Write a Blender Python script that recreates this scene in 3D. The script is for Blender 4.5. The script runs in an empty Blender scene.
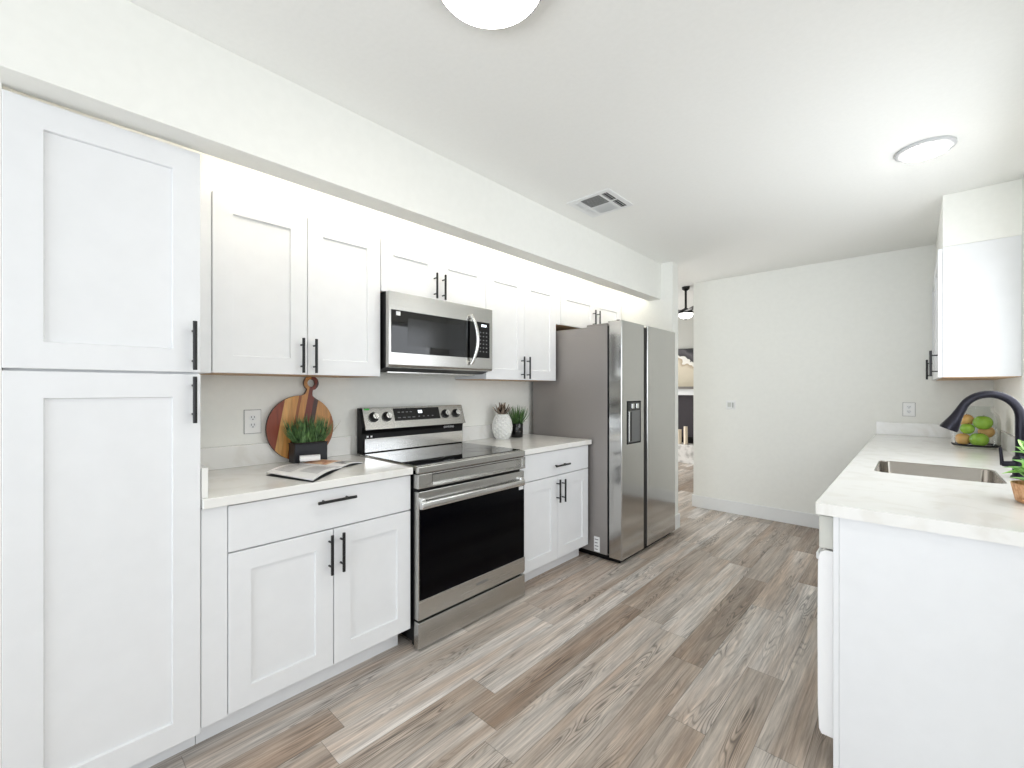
import bpy, bmesh, math, random
from mathutils import Vector, Matrix
random.seed(7)
S = bpy.context.scene
COL = S.collection
PI = math.pi

# ------------------------------------------------------------------ camera
cam = bpy.data.cameras.new('camera'); co = bpy.data.objects.new('camera', cam); COL.objects.link(co)
co.location = (0, 0, 1.301); co.rotation_euler = (PI/2, 0, math.radians(42.719))
cam.sensor_fit = 'HORIZONTAL'; cam.sensor_width = 36; cam.lens = 36*436.267/1024
cam.shift_y = 5.37/1024; cam.clip_start = .02
S.camera = co
# ------------------------------------------------------------------ world, lights, exposure
w = bpy.data.worlds.new('world'); S.world = w; w.use_nodes = True
bg = w.node_tree.nodes['Background']; bg.inputs[0].default_value = (.80, .88, 1, 1); bg.inputs[1].default_value = 0.15
S.view_settings.view_transform = 'Standard'; S.view_settings.look = 'None'
S.view_settings.exposure = 0.45; S.view_settings.gamma = 1; S.view_settings.use_curve_mapping = False

def area(name, loc, direction, sx, sy, power, color, spread=180):
    l = bpy.data.lights.new(name, 'AREA'); l.shape = 'RECTANGLE'; l.size = sx; l.size_y = sy
    l.energy = power; l.color = color; l.spread = math.radians(spread)
    o = bpy.data.objects.new(name, l); COL.objects.link(o); o.location = loc
    o.rotation_euler = Vector(direction).to_track_quat('-Z', 'Y').to_euler()
    return o
# sink window daylight; back, side and living lights are unseen added fill
P_FILL_BACK, P_FILL_SIDE, P_SINK, P_FILL_LIVING = 38, 31, 12, 95
CEIL_1, CEIL_2, CEIL_FILL, LED_E = 14.0, 15.0, 24.0, 25.0   # disc emission, strip behind the header
area('fill_daylight_back', (-.3, -2.90, 1.20), (0, 1, .22), 3.4, 2.1, P_FILL_BACK, (.86, .925, 1), 115)  # unseen source added behind the camera for daylight and fill
area('fill_daylight_side', (2.90, -.6, 1.30), (-1, 0, 0), 3.2, 1.9, P_FILL_SIDE, (.90, .945, 1))  # unseen source added at the side for daylight fill
area('daylight_sink_window', (.452, 2.72, 1.62), (-1, 0, -.1), 1.4, .9, P_SINK, (.91, .95, 1))
area('fill_daylight_living', (-5.8, 6.4, 1.5), (1, 0, 0), 2.2, 1.6, P_FILL_LIVING, (.95, .97, 1))  # added light to brighten the living room, no window behind it

# ------------------------------------------------------------------ colours and materials
def lin(r, g, b):
    f = lambda v: (v/255)/12.92 if v/255 <= .04045 else ((v/255+.055)/1.055)**2.4
    return (f(r), f(g), f(b), 1)
def mat(name, col, rough=.5, metal=0, spec=None, emit=None, es=0, coat=0):
    m = bpy.data.materials.new(name); m.use_nodes = True
    b = m.node_tree.nodes['Principled BSDF']
    b.inputs['Base Color'].default_value = col if len(col) == 4 else lin(*col)
    b.inputs['Roughness'].default_value = rough; b.inputs['Metallic'].default_value = metal
    if spec is not None: b.inputs['Specular IOR Level'].default_value = spec
    if coat: b.inputs['Coat Weight'].default_value = coat; b.inputs['Coat Roughness'].default_value = .08
    if emit: b.inputs['Emission Color'].default_value = emit; b.inputs['Emission Strength'].default_value = es
    return m
def N(m, t, **kw):
    n = m.node_tree.nodes.new(t)
    for k, v in kw.items(): setattr(n, k, v)
    return n
def L(m, a, b): m.node_tree.links.new(a, b)
def noise_color(m, c1, c2, scale, lo=.35, hi=.65, stretch=(1, 1, 1), detail=4, dist=0):
    tc = N(m, 'ShaderNodeTexCoord'); mp = N(m, 'ShaderNodeMapping'); mp.inputs['Scale'].default_value = stretch
    nz = N(m, 'ShaderNodeTexNoise'); nz.inputs['Scale'].default_value = scale; nz.inputs['Detail'].default_value = detail
    nz.inputs['Distortion'].default_value = dist
    cr = N(m, 'ShaderNodeValToRGB'); cr.color_ramp.elements[0].position = lo; cr.color_ramp.elements[1].position = hi
    cr.color_ramp.elements[0].color = c1; cr.color_ramp.elements[1].color = c2
    L(m, tc.outputs['Object'], mp.inputs[0]); L(m, mp.outputs[0], nz.inputs[0]); L(m, nz.outputs[0], cr.inputs[0])
    L(m, cr.outputs[0], m.node_tree.nodes['Principled BSDF'].inputs['Base Color'])
    return nz
def bump(m, nz, strength, dist=.002):
    b = N(m, 'ShaderNodeBump'); b.inputs['Strength'].default_value = strength; b.inputs['Distance'].default_value = dist
    L(m, nz.outputs[0], b.inputs['Height']); L(m, b.outputs[0], m.node_tree.nodes['Principled BSDF'].inputs['Normal'])

M = {}
M['wall'] = mat('wall_paint', (237, 237, 231), .75); nz = noise_color(M['wall'], lin(243, 243, 237), lin(245, 245, 239), 30); bump(M['wall'], nz, .12)
M['ceiling'] = mat('ceiling_paint', (236, 236, 232), .85); nz = noise_color(M['ceiling'], lin(248, 248, 244), lin(250, 250, 246), 60); bump(M['ceiling'], nz, .2)
M['trim'] = mat('trim_paint', (240, 241, 240), .4)
M['cab'] = mat('cabinet_lacquer', (241, 242, 243), .38)
nz = noise_color(M['cab'], lin(234, 235, 236), lin(236, 237, 238), 14)
M['maple'] = mat('raw_maple', (196, 160, 124), .6); noise_color(M['maple'], lin(184, 146, 110), lin(206, 172, 138), 6, stretch=(1, .12, 8))
M['quartz'] = mat('white_quartz', (236, 235, 229), .16, spec=.5)
noise_color(M['quartz'], lin(233, 231, 225), lin(240, 239, 235), 5.0, .36, .5, detail=8, dist=1.6)
def brushed(name, col, rough, axis):
    m = mat(name, col, rough, 1)
    tc = N(m, 'ShaderNodeTexCoord'); mp = N(m, 'ShaderNodeMapping')
    mp.inputs['Scale'].default_value = {'z': (260, 260, 2), 'y': (260, 2, 260)}[axis]
    nz = N(m, 'ShaderNodeTexNoise'); nz.inputs['Scale'].default_value = 1; nz.inputs['Detail'].default_value = 3
    mr = N(m, 'ShaderNodeMapRange'); mr.inputs['To Min'].default_value = rough-.02; mr.inputs['To Max'].default_value = rough+.03
    L(m, tc.outputs['Object'], mp.inputs[0]); L(m, mp.outputs[0], nz.inputs[0]); L(m, nz.outputs[0], mr.inputs['Value'])
    L(m, mr.outputs[0], m.node_tree.nodes['Principled BSDF'].inputs['Roughness'])
    return m
M['steel'] = brushed('brushed_steel', (190, 189, 185), .26, 'y')
M['steelv'] = brushed('fridge_steel', (196, 195, 192), .13, 'z')
M['steelbright'] = mat('bright_steel', (226, 226, 224), .2, 1)
M['sinksteel'] = brushed('sink_steel', (172, 167, 160), .2, 'y')
M['fridgeside'] = mat('fridge_side_grey', (150, 145, 142), .42, .35)
M['black'] = mat('black_metal', (12, 12, 14), .38, .1)
M['blackplastic'] = mat('black_plastic', (7, 7, 8), .4, spec=.25)
M['blackglass'] = mat('black_glass', (5, 5, 6), .04, 0, .5)
M['ovenglass'] = mat('oven_glass', (2, 2, 5), .1, 0, .1)
M['display'] = mat('display_glass', (7, 7, 8), .1, 0, .4)
M['lit'] = mat('lit_digits', (230, 240, 250), .5, emit=(.85, .93, 1, 1), es=1.6)
M['greyprint'] = mat('grey_print', (120, 120, 122), .5)
M['whiteprint'] = mat('white_print', (236, 236, 236), .5)
M['greenlabel'] = mat('green_label', (70, 190, 80), .5)
M['plate'] = mat('wall_plate', (246, 246, 243), .35)
M['slot'] = mat('slot_dark', (40, 40, 40), .6)
M['vent_dark'] = mat('vent_cavity', (120, 120, 116), .7)
M['faucet'] = mat('dark_bronze', (34, 33, 42), .3, .6)
for k_, e_ in (('lens1', CEIL_1), ('lens2', CEIL_2), ('lens_fill', CEIL_FILL)): M[k_] = mat('lamp_lens', (250, 250, 250), .5, emit=(1, .96, .89, 1), es=e_)
M['led'] = mat('led_tape', (250, 245, 230), .5, emit=(1, .93, .82, 1), es=LED_E)
M['lampbowl'] = mat('fan_lamp_bowl', (250, 250, 250), .4, emit=(1, .98, .95, 1), es=2.2)
M['nickel'] = mat('nickel_ring', (150, 152, 152), .35, .7)
M['blackpot'] = mat('black_pot', (26, 27, 34), .45)
M['blackgloss'] = mat('black_gloss', (10, 10, 10), .06)
M['soil'] = mat('soil', (52, 40, 30), .9)
def leafmat(name, a, b, sc=30):
    m = mat(name, a, .5); noise_color(m, lin(*a), lin(*b), sc, .3, .7); return m
M['grass'] = leafmat('grass_blade', (30, 58, 30), (120, 160, 96), 40)
M['grasstan'] = mat('dry_blade', (150, 130, 84), .6)
M['leaf'] = leafmat('bright_leaf', (104, 172, 62), (176, 224, 124), 18)
M['ceramic'] = mat('white_ceramic', (240, 240, 236), .18)
M['silverleaf'] = mat('silver_crown', (150, 136, 124), .25, .9)
M['apple'] = leafmat('green_apple', (116, 160, 40), (158, 196, 70), 12); M['apple'].node_tree.nodes['Principled BSDF'].inputs['Roughness'].default_value = .25
M['peach'] = leafmat('peach_skin', (222, 158, 84), (236, 190, 120), 12)
M['stem'] = mat('fruit_stem', (82, 62, 36), .8)
M['wicker'] = mat('terracotta', (200, 150, 108), .75); nz = noise_color(M['wicker'], lin(182, 130, 88), lin(220, 176, 136), 90, stretch=(1, 1, .6)); bump(M['wicker'], nz, .5)
M['paper'] = mat('magazine_paper', (250, 250, 250), .4)
M['paperedge'] = mat('page_edges', (224, 224, 226), .7)
M['textgrey'] = mat('text_grey', (168, 168, 174), .6)
M['pageshadow'] = mat('page_shadow', (54, 54, 58), .6)  # painted shadow tone beneath the magazine
M['photoorange'] = mat('photo_orange', (196, 112, 70), .4); noise_color(M['photoorange'], lin(170, 70, 48), lin(232, 196, 160), 26, .35, .6)
M['photodark'] = mat('photo_dark', (70, 70, 72), .4); noise_color(M['photodark'], lin(60, 62, 66), lin(186, 186, 186), 30, .4, .6)
M['firebox'] = mat('firebox_dark', (52, 46, 50), .7)
M['stone'] = mat('white_stone', (222, 220, 216), .6); noise_color(M['stone'], lin(170, 168, 164), lin(236, 234, 230), 9, .3, .55, detail=6)
M['candle'] = mat('ivory_wax', (236, 222, 200), .5)
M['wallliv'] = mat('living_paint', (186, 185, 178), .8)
def glass_thin():
    m = bpy.data.materials.new('clear_glass'); m.use_nodes = True; nt = m.node_tree
    for n in list(nt.nodes):
        if n.type != 'OUTPUT_MATERIAL': nt.nodes.remove(n)
    out = [n for n in nt.nodes if n.type == 'OUTPUT_MATERIAL'][0]
    t = N(m, 'ShaderNodeBsdfTransparent'); t.inputs[0].default_value = (.965, .975, .97, 1)
    g = N(m, 'ShaderNodeBsdfGlossy'); g.inputs['Roughness'].default_value = .03
    f = N(m, 'ShaderNodeLayerWeight'); f.inputs[0].default_value = .12
    x = N(m, 'ShaderNodeMixShader'); L(m, f.outputs['Fresnel'], x.inputs[0]); L(m, t.outputs[0], x.inputs[1]); L(m, g.outputs[0], x.inputs[2])
    L(m, x.outputs[0], out.inputs[0]); return m
M['glass'] = glass_thin()

def floor_material():
    m = mat('vinyl_plank', (170, 160, 150), .42)
    b = m.node_tree.nodes['Principled BSDF']
    W, LEN = .148, 1.22
    tc = N(m, 'ShaderNodeTexCoord'); sp = N(m, 'ShaderNodeSeparateXYZ'); L(m, tc.outputs['Object'], sp.inputs[0])
    def mth(op, a, bb=None, c=None):
        n = N(m, 'ShaderNodeMath', operation=op)
        for i, v in enumerate((a, bb, c)):
            if v is None: continue
            if isinstance(v, (int, float)): n.inputs[i].default_value = v
            else: L(m, v, n.inputs[i])
        return n.outputs[0]
    def comb(a, bb, c):
        n = N(m, 'ShaderNodeCombineXYZ')
        for i, v in enumerate((a, bb, c)):
            if isinstance(v, (int, float)): n.inputs[i].default_value = v
            else: L(m, v, n.inputs[i])
        return n.outputs[0]
    x = mth('DIVIDE', mth('ADD', sp.outputs['X'], .578), W); row = mth('FLOOR', x)
    wn = N(m, 'ShaderNodeTexWhiteNoise', noise_dimensions='1D'); L(m, row, wn.inputs['W'])
    y = mth('ADD', mth('DIVIDE', sp.outputs['Y'], LEN), mth('MULTIPLY', wn.outputs['Value'], 3.7)); cl = mth('FLOOR', y)
    w2 = N(m, 'ShaderNodeTexWhiteNoise', noise_dimensions='2D'); L(m, comb(row, cl, 0), w2.inputs['Vector'])
    pid = w2.outputs['Value']
    w3 = N(m, 'ShaderNodeTexWhiteNoise', noise_dimensions='2D'); L(m, comb(cl, mth('ADD', row, 31.7), 0), w3.inputs['Vector'])
    pid2 = w3.outputs['Value']
    # plank base colour
    cr = N(m, 'ShaderNodeValToRGB'); e = cr.color_ramp
    for i, (p, c) in enumerate([(0, (164, 148, 134)), (.25, (180, 167, 155)), (.5, (194, 184, 174)), (.75, (204, 196, 188)), (1, (216, 210, 204))]):
        if i < 2: el = e.elements[i]; el.position = p
        else: el = e.elements.new(p)
        el.color = lin(*c)
    e.elements[0].position = 0
    L(m, pid, cr.inputs[0])
    # broad light/dark bands inside a plank
    gx = mth('MULTIPLY', sp.outputs['X'], 1.0); gy = sp.outputs['Y']
    n1 = N(m, 'ShaderNodeTexNoise'); n1.inputs['Scale'].default_value = 1; n1.inputs['Detail'].default_value = 3
    L(m, comb(mth('MULTIPLY', gx, 20), mth('MULTIPLY', gy, 1.1), mth('MULTIPLY', pid, 40)), n1.inputs[0])
    # cathedral grain: rings of a stretched noise
    n2 = N(m, 'ShaderNodeTexNoise'); n2.inputs['Scale'].default_value = 1; n2.inputs['Detail'].default_value = 1.5; n2.inputs['Distortion'].default_value = .12
    L(m, comb(mth('MULTIPLY', gx, 14), mth('MULTIPLY', gy, 1.2), mth('MULTIPLY', pid2, 60)), n2.inputs[0])
    ring = mth('SINE', mth('MULTIPLY', n2.outputs[0], 150)); ring = mth('POWER', mth('MULTIPLY', mth('ADD', ring, 1), .5), 3.2)
    # fine fibres
    n3 = N(m, 'ShaderNodeTexNoise'); n3.inputs['Scale'].default_value = 1; n3.inputs['Detail'].default_value = 5; n3.inputs['Roughness'].default_value = .65
    L(m, comb(mth('MULTIPLY', gx, 110), mth('MULTIPLY', gy, 4), mth('MULTIPLY', pid, 90)), n3.inputs[0])
    # mask where the rings are strong
    n4 = N(m, 'ShaderNodeTexNoise'); n4.inputs['Scale'].default_value = 1; n4.inputs['Detail'].default_value = 2
    L(m, comb(mth('MULTIPLY', gx, 10), mth('MULTIPLY', gy, 2.0), mth('ADD', mth('MULTIPLY', pid2, 77), 5)), n4.inputs[0])
    mask = N(m, 'ShaderNodeMapRange'); mask.inputs['From Min'].default_value = .47; mask.inputs['From Max'].default_value = .64; L(m, n4.outputs[0], mask.inputs['Value'])
    # value factor
    v = mth('ADD', .46, mth('MULTIPLY', n1.outputs[0], 1.08))
    v = mth('MULTIPLY', v, mth('SUBTRACT', 1.0, mth('MULTIPLY', mth('MULTIPLY', ring, mask.outputs[0]), .56)))
    fib = N(m, 'ShaderNodeMapRange'); fib.inputs['From Min'].default_value = .3; fib.inputs['From Max'].default_value = .7
    fib.inputs['To Min'].default_value = .60; fib.inputs['To Max'].default_value = 1.30; L(m, n3.outputs[0], fib.inputs['Value'])
    v = mth('MULTIPLY', v, fib.outputs[0])
    # seams
    fx = mth('FRACT', x); fy = mth('FRACT', y)
    dx = mth('MINIMUM', fx, mth('SUBTRACT', 1, fx)); dy = mth('MINIMUM', fy, mth('SUBTRACT', 1, fy))
    sx = mth('LESS_THAN', mth('MULTIPLY', dx, W), .0012); sy = mth('LESS_THAN', mth('MULTIPLY', dy, LEN), .0012)
    seam = mth('MAXIMUM', sx, sy)
    v = mth('MULTIPLY', v, mth('SUBTRACT', 1, mth('MULTIPLY', seam, .42)))
    mul = N(m, 'ShaderNodeMix', data_type='RGBA', blend_type='MULTIPLY'); mul.inputs[0].default_value = 1
    cg = comb(v, v, v); L(m, cr.outputs[0], mul.inputs[6]); L(m, cg, mul.inputs[7])
    # warm brown patches
    wm = N(m, 'ShaderNodeMix', data_type='RGBA', blend_type='MULTIPLY')
    wf = N(m, 'ShaderNodeMapRange'); wf.inputs['From Min'].default_value = .42; wf.inputs['From Max'].default_value = .68
    n5 = N(m, 'ShaderNodeTexNoise'); n5.inputs['Scale'].default_value = 1; n5.inputs['Detail'].default_value = 2
    L(m, comb(mth('MULTIPLY', gx, 12), mth('MULTIPLY', gy, 1.0), mth('MULTIPLY', pid2, 23)), n5.inputs[0]); L(m, n5.outputs[0], wf.inputs['Value'])
    L(m, wf.outputs[0], wm.inputs[0]); L(m, mul.outputs[2], wm.inputs[6]); wm.inputs[7].default_value = (.86, .76, .68, 1)
    L(m, wm.outputs[2], b.inputs['Base Color'])
    bp = N(m, 'ShaderNodeBump'); bp.inputs['Strength'].default_value = .25; bp.inputs['Distance'].default_value = .001
    L(m, mth('SUBTRACT', fib.outputs[0], seam), bp.inputs['Height']); L(m, bp.outputs[0], b.inputs['Normal'])
    return m
M['floor'] = floor_material()

def board_material():
    m = mat('striped_board_wood', (190, 130, 70), .4)
    tc = N(m, 'ShaderNodeTexCoord'); sp = N(m, 'ShaderNodeSeparateXYZ'); L(m, tc.outputs['Object'], sp.inputs[0])
    # slats run up the handle, tilted a little: t = y - .2 z
    a = N(m, 'ShaderNodeMath', operation='MULTIPLY_ADD'); L(m, sp.outputs['Z'], a.inputs[0]); a.inputs[1].default_value = -.2; L(m, sp.outputs['Y'], a.inputs[2])
    mr = N(m, 'ShaderNodeMapRange'); mr.inputs['From Min'].default_value = -.25; mr.inputs['From Max'].default_value = .17
    L(m, a.outputs[0], mr.inputs['Value'])
    cr = N(m, 'ShaderNodeValToRGB'); cr.color_ramp.interpolation = 'CONSTANT'; e = cr.color_ramp
    cols = [(0, (134, 58, 32)), (.235, (216, 164, 98)), (.315, (206, 148, 80)), (.40, (150, 84, 40)), (.435, (200, 140, 76)), (.515, (122, 48, 28)), (.60, (66, 32, 22)), (.66, (196, 140, 78)), (.86, (150, 90, 48))]
    for i, (p, c) in enumerate(cols):
        el = e.elements[i] if i < 2 else e.elements.new(p)
        el.position = p; el.color = lin(*c)
    L(m, mr.outputs[0], cr.inputs[0])
    mp = N(m, 'ShaderNodeMapping'); mp.inputs['Scale'].default_value = (60, 60, 4); mp.inputs['Rotation'].default_value = (-.2, 0, 0)
    nz = N(m, 'ShaderNodeTexNoise'); nz.inputs['Detail'].default_value = 4; nz.inputs['Scale'].default_value = 1.5; L(m, tc.outputs['Object'], mp.inputs[0]); L(m, mp.outputs[0], nz.inputs[0])
    r2 = N(m, 'ShaderNodeMapRange'); r2.inputs['To Min'].default_value = .55; r2.inputs['To Max'].default_value = 1.45; L(m, nz.outputs[0], r2.inputs['Value'])
    mx = N(m, 'ShaderNodeMix', data_type='RGBA', blend_type='MULTIPLY'); mx.inputs[0].default_value = 1
    L(m, cr.outputs[0], mx.inputs[6]); L(m, r2.outputs[0], mx.inputs[7]); L(m, mx.outputs[2], m.node_tree.nodes['Principled BSDF'].inputs['Base Color'])
    return m
M['board'] = board_material(); M['boardedge'] = mat('board_edge', (70, 36, 22), .5)
def art_material():
    m = mat('abstract_canvas', (200, 190, 170), .6)
    tc = N(m, 'ShaderNodeTexCoord'); sp = N(m, 'ShaderNodeSeparateXYZ'); L(m, tc.outputs['Object'], sp.inputs[0])
    nz = N(m, 'ShaderNodeTexNoise'); nz.inputs['Scale'].default_value = 5; nz.inputs['Detail'].default_value = 4; L(m, tc.outputs['Object'], nz.inputs[0])
    a = N(m, 'ShaderNodeMath', operation='MULTIPLY_ADD'); L(m, sp.outputs['X'], a.inputs[0]); a.inputs[1].default_value = .55; L(m, sp.outputs['Z'], a.inputs[2])
    c = N(m, 'ShaderNodeMath', operation='MULTIPLY_ADD'); L(m, nz.outputs[0], c.inputs[0]); c.inputs[1].default_value = .35; L(m, a.outputs[0], c.inputs[2])
    cr = N(m, 'ShaderNodeValToRGB'); e = cr.color_ramp
    for i, (p, q) in enumerate([(0, (206, 196, 172)), (.50, (214, 202, 180)), (.58, (176, 156, 128)), (.60, (238, 234, 226)), (.66, (230, 226, 216)), (.68, (40, 38, 42)), (.80, (92, 88, 90)), (.88, (34, 32, 36))]):
        el = e.elements[i] if i < 2 else e.elements.new(p)
        el.position = p; el.color = lin(*q)
    L(m, c.outputs[0], cr.inputs[0]); L(m, cr.outputs[0], m.node_tree.nodes['Principled BSDF'].inputs['Base Color']); return m
M['art'] = art_material()

# ------------------------------------------------------------------ object helpers
def wl(o):
    v = Vector((0, 0, 0))
    while o: v += o.location; o = o.parent
    return v
def thing(name, loc, label, cat, group=None):
    o = bpy.data.objects.new(name, None); COL.objects.link(o); o.location = loc; o.empty_display_size = .05
    o['label'] = label; o['category'] = cat
    if group: o['group'] = group
    return o
def tag(o, label, cat, group=None):
    o['label'] = label; o['category'] = cat
    if group: o['group'] = group
    return o
def obj(name, bm, m, parent=None, label=None, smooth=False, origin=None):
    me = bpy.data.meshes.new(name); o = bpy.data.objects.new(name, me); COL.objects.link(o)
    off = wl(parent) if parent else Vector(origin or (0, 0, 0))
    bmesh.ops.translate(bm, verts=bm.verts, vec=-off)
    bmesh.ops.recalc_face_normals(bm, faces=bm.faces)
    bm.to_mesh(me); bm.free()
    for mm in (m if isinstance(m, (list, tuple)) else [m]): me.materials.append(mm)
    if smooth:
        for p in me.polygons: p.use_smooth = True
        try: me.set_sharp_from_angle(angle=math.radians(38))
        except Exception: pass
    if parent: o.parent = parent
    else: o.location = off
    if label: o['label'] = label
    return o
def struct(name, bm, m):
    o = obj(name, bm, m); o['kind'] = 'structure'; return o
def B(): return bmesh.new()
def box(bm, x0, x1, y0, y1, z0, z1, bev=0, mi=0, seg=2):
    x0, x1 = sorted((x0, x1)); y0, y1 = sorted((y0, y1)); z0, z1 = sorted((z0, z1))
    vs = [bm.verts.new(p) for p in [(x0, y0, z0), (x1, y0, z0), (x1, y1, z0), (x0, y1, z0), (x0, y0, z1), (x1, y0, z1), (x1, y1, z1), (x0, y1, z1)]]
    fs = [bm.faces.new([vs[i] for i in q]) for q in [(0, 3, 2, 1), (4, 5, 6, 7), (0, 1, 5, 4), (1, 2, 6, 5), (2, 3, 7, 6), (3, 0, 4, 7)]]
    for f in fs: f.material_index = mi
    if bev:
        es = list({e for f in fs for e in f.edges})
        r = bmesh.ops.bevel(bm, geom=es, offset=bev, segments=seg, affect='EDGES', profile=.5)
        for f in r['faces']: f.material_index = mi
    return bm
def prism(bm, pts, ax, a0, a1, bev=0, mi=0):
    """extrude polygon along axis; pts are the two other coordinates in x<y<z order"""
    def P(p, a):
        return {'x': (a, p[0], p[1]), 'y': (p[0], a, p[1]), 'z': (p[0], p[1], a)}[ax]
    A = [bm.verts.new(P(p, a0)) for p in pts]; C = [bm.verts.new(P(p, a1)) for p in pts]
    n = len(pts); fs = [bm.faces.new(A[::-1]), bm.faces.new(C)]
    for i in range(n): fs.append(bm.faces.new([A[i], A[(i+1) % n], C[(i+1) % n], C[i]]))
    for f in fs: f.material_index = mi
    if bev:
        es = list({e for f in fs for e in f.edges})
        r = bmesh.ops.bevel(bm, geom=es, offset=bev, segments=2, affect='EDGES', profile=.5)
        for f in r['faces']: f.material_index = mi
    return bm
def tube(bm, path, r, seg=14, cap=True, mi=0):
    path = [Vector(p) for p in path]; n = len(path)
    rs = r if isinstance(r, (list, tuple)) else [r]*n
    rings = []; up = None
    for i in range(n):
        t = (path[min(i+1, n-1)]-path[max(i-1, 0)]).normalized()
        if up is None:
            up = Vector((0, 0, 1)) if abs(t.z) < .9 else Vector((0, 1, 0))
        a = t.cross(up).normalized(); up = a.cross(t).normalized()
        rings.append([bm.verts.new(path[i]+(a*math.cos(2*PI*k/seg)+up*math.sin(2*PI*k/seg))*rs[i]) for k in range(seg)])
    for i in range(n-1):
        for k in range(seg):
            f = bm.faces.new([rings[i][k], rings[i][(k+1) % seg], rings[i+1][(k+1) % seg], rings[i+1][k]]); f.material_index = mi
    if cap:
        for rr in (rings[0][::-1], rings[-1]): f = bm.faces.new(rr); f.material_index = mi
    return bm
def lathe(bm, prof, c, seg=40, mi=0, sx=1, sy=1):
    """prof: list of (r, z) relative to c"""
    rings = []
    for r, z in prof:
        if r < 1e-6: rings.append([bm.verts.new((c[0], c[1], c[2]+z))])
        else: rings.append([bm.verts.new((c[0]+sx*r*math.cos(2*PI*k/seg), c[1]+sy*r*math.sin(2*PI*k/seg), c[2]+z)) for k in range(seg)])
    for i in range(len(rings)-1):
        a, b = rings[i], rings[i+1]
        for k in range(seg):
            k2 = (k+1) % seg
            if len(a) == 1 and len(b) == 1: continue
            if len(a) == 1: f = bm.faces.new([a[0], b[k], b[k2]])
            elif len(b) == 1: f = bm.faces.new([a[k], a[k2], b[0]])
            else: f = bm.faces.new([a[k], a[k2], b[k2], b[k]])
            f.material_index = mi
    return bm
def text(name, s, size, loc, parent, m, normal='x', ext=.0004, rot=0):
    cu = bpy.data.curves.new(name, 'FONT'); cu.body = s; cu.size = size; cu.extrude = ext; cu.align_x = 'CENTER'; cu.align_y = 'CENTER'
    o = bpy.data.objects.new(name, cu); COL.objects.link(o)
    bpy.context.view_layer.update()
    dg = bpy.context.evaluated_depsgraph_get()
    me = bpy.data.meshes.new_from_object(o.evaluated_get(dg)); bpy.data.objects.remove(o)
    R = Matrix.Rotation(PI/2, 4, 'X')
    if normal == 'x': R = Matrix.Rotation(PI/2, 4, 'Z') @ R          # faces +x, reads along +y
    if normal == 'z': R = Matrix.Rotation(rot, 4, 'Z')
    me.transform(Matrix.Translation(Vector(loc)-(wl(parent) if parent else Vector())) @ R)
    me.materials.clear(); me.materials.append(m)
    q = bpy.data.objects.new(name, me); COL.objects.link(q); q.parent = parent
    return q

# ---- cabinet fronts.  face='+x' (left run, room on +x) or '-x' (right run)
def fx(face, front, d):   # x of a point d behind the front plane
    return front-d if face == '+x' else front+d
def shaker(face, front, y0, y1, z0, z1, parent, st=.076, name='door'):
    bm = B(); t = .020; g = .0015
    y0 += g; y1 -= g; z0 += g; z1 -= g
    xb = fx(face, front, t); xf = front
    # frame ring with panel recess, one closed mesh
    rec = .009
    def V(d, y, z): return bm.verts.new((fx(face, front, d), y, z))
    def ring(d, i): return [V(d, y0+i, z0+i), V(d, y1-i, z0+i), V(d, y1-i, z1-i), V(d, y0+i, z1-i)]
    e = .0016
    R = [ring(t, 0), ring(e, 0), ring(0, e), ring(0, st-.001), ring(rec*.4, st), ring(rec, st+.0015)]
    for a, b in zip(R, R[1:]):
        for k in range(4): bm.faces.new([a[k], a[(k+1) % 4], b[(k+1) % 4], b[k]])
    bm.faces.new(R[-1]); bm.faces.new(R[0][::-1])
    return obj(name, bm, M['cab'], parent)
def slab(face, front, y0, y1, z0, z1, parent, name='drawer'):
    g = .0015; bm = B()
    box(bm, fx(face, front, .020), front, y0+g, y1-g, z0+g, z1-g, .0015)
    return obj(name, bm, M['cab'], parent)
def pull(face, front, y, z, length, vertical, parent):
    bm = B(); s = 1 if face == '+x' else -1; xo = front+s*.032; r = .0066; h = length/2
    if vertical:
        tube(bm, [(xo, y, z-h), (xo, y, z+h)], r, 12)
        for dz in (-h*.62, h*.62): tube(bm, [(front-s*.002, y, z+dz), (xo, y, z+dz)], .0042, 10)
    else:
        tube(bm, [(xo, y-h, z), (xo, y+h, z)], r, 12)
        for dy in (-h*.62, h*.62): tube(bm, [(front-s*.002, y+dy, z), (xo, y+dy, z)], .0042, 10)
    return obj('handle', bm, M['black'], parent, smooth=True)

# ------------------------------------------------------------------ dimensions
XL = -2.490; XR = .441; ZC = 2.482; YF = 4.943; YB = -3.0; XB = 3.0
YS0, YS1, XST = 3.965, 4.092, -1.643      # stub wall beside the refrigerator
XFW = -1.812                               # left end of the far wall

# ------------------------------------------------------------------ structure
bm = B(); box(bm, -6.1, XB+.1, YB-.1, 8.8, -.05, 0); struct('floor', bm, M['floor'])
bm = B(); prism(bm, [(-2.6, YB), (XB, YB), (XB, YF-.001), (XFW, YF-.001), (XST, YS0+.06), (-2.6, YS0+.06)], 'z', ZC, ZC+.1); struct('ceiling', bm, M['ceiling'])
bm = B(); box(bm, XL-.11, XL, YB, YS1, 0, ZC); struct('wall_left', bm, M['wall'])
bm = B(); box(bm, XFW, XB, YF, YF+.12, 0, 2.78); struct('wall_far', bm, M['wall'])
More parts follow.
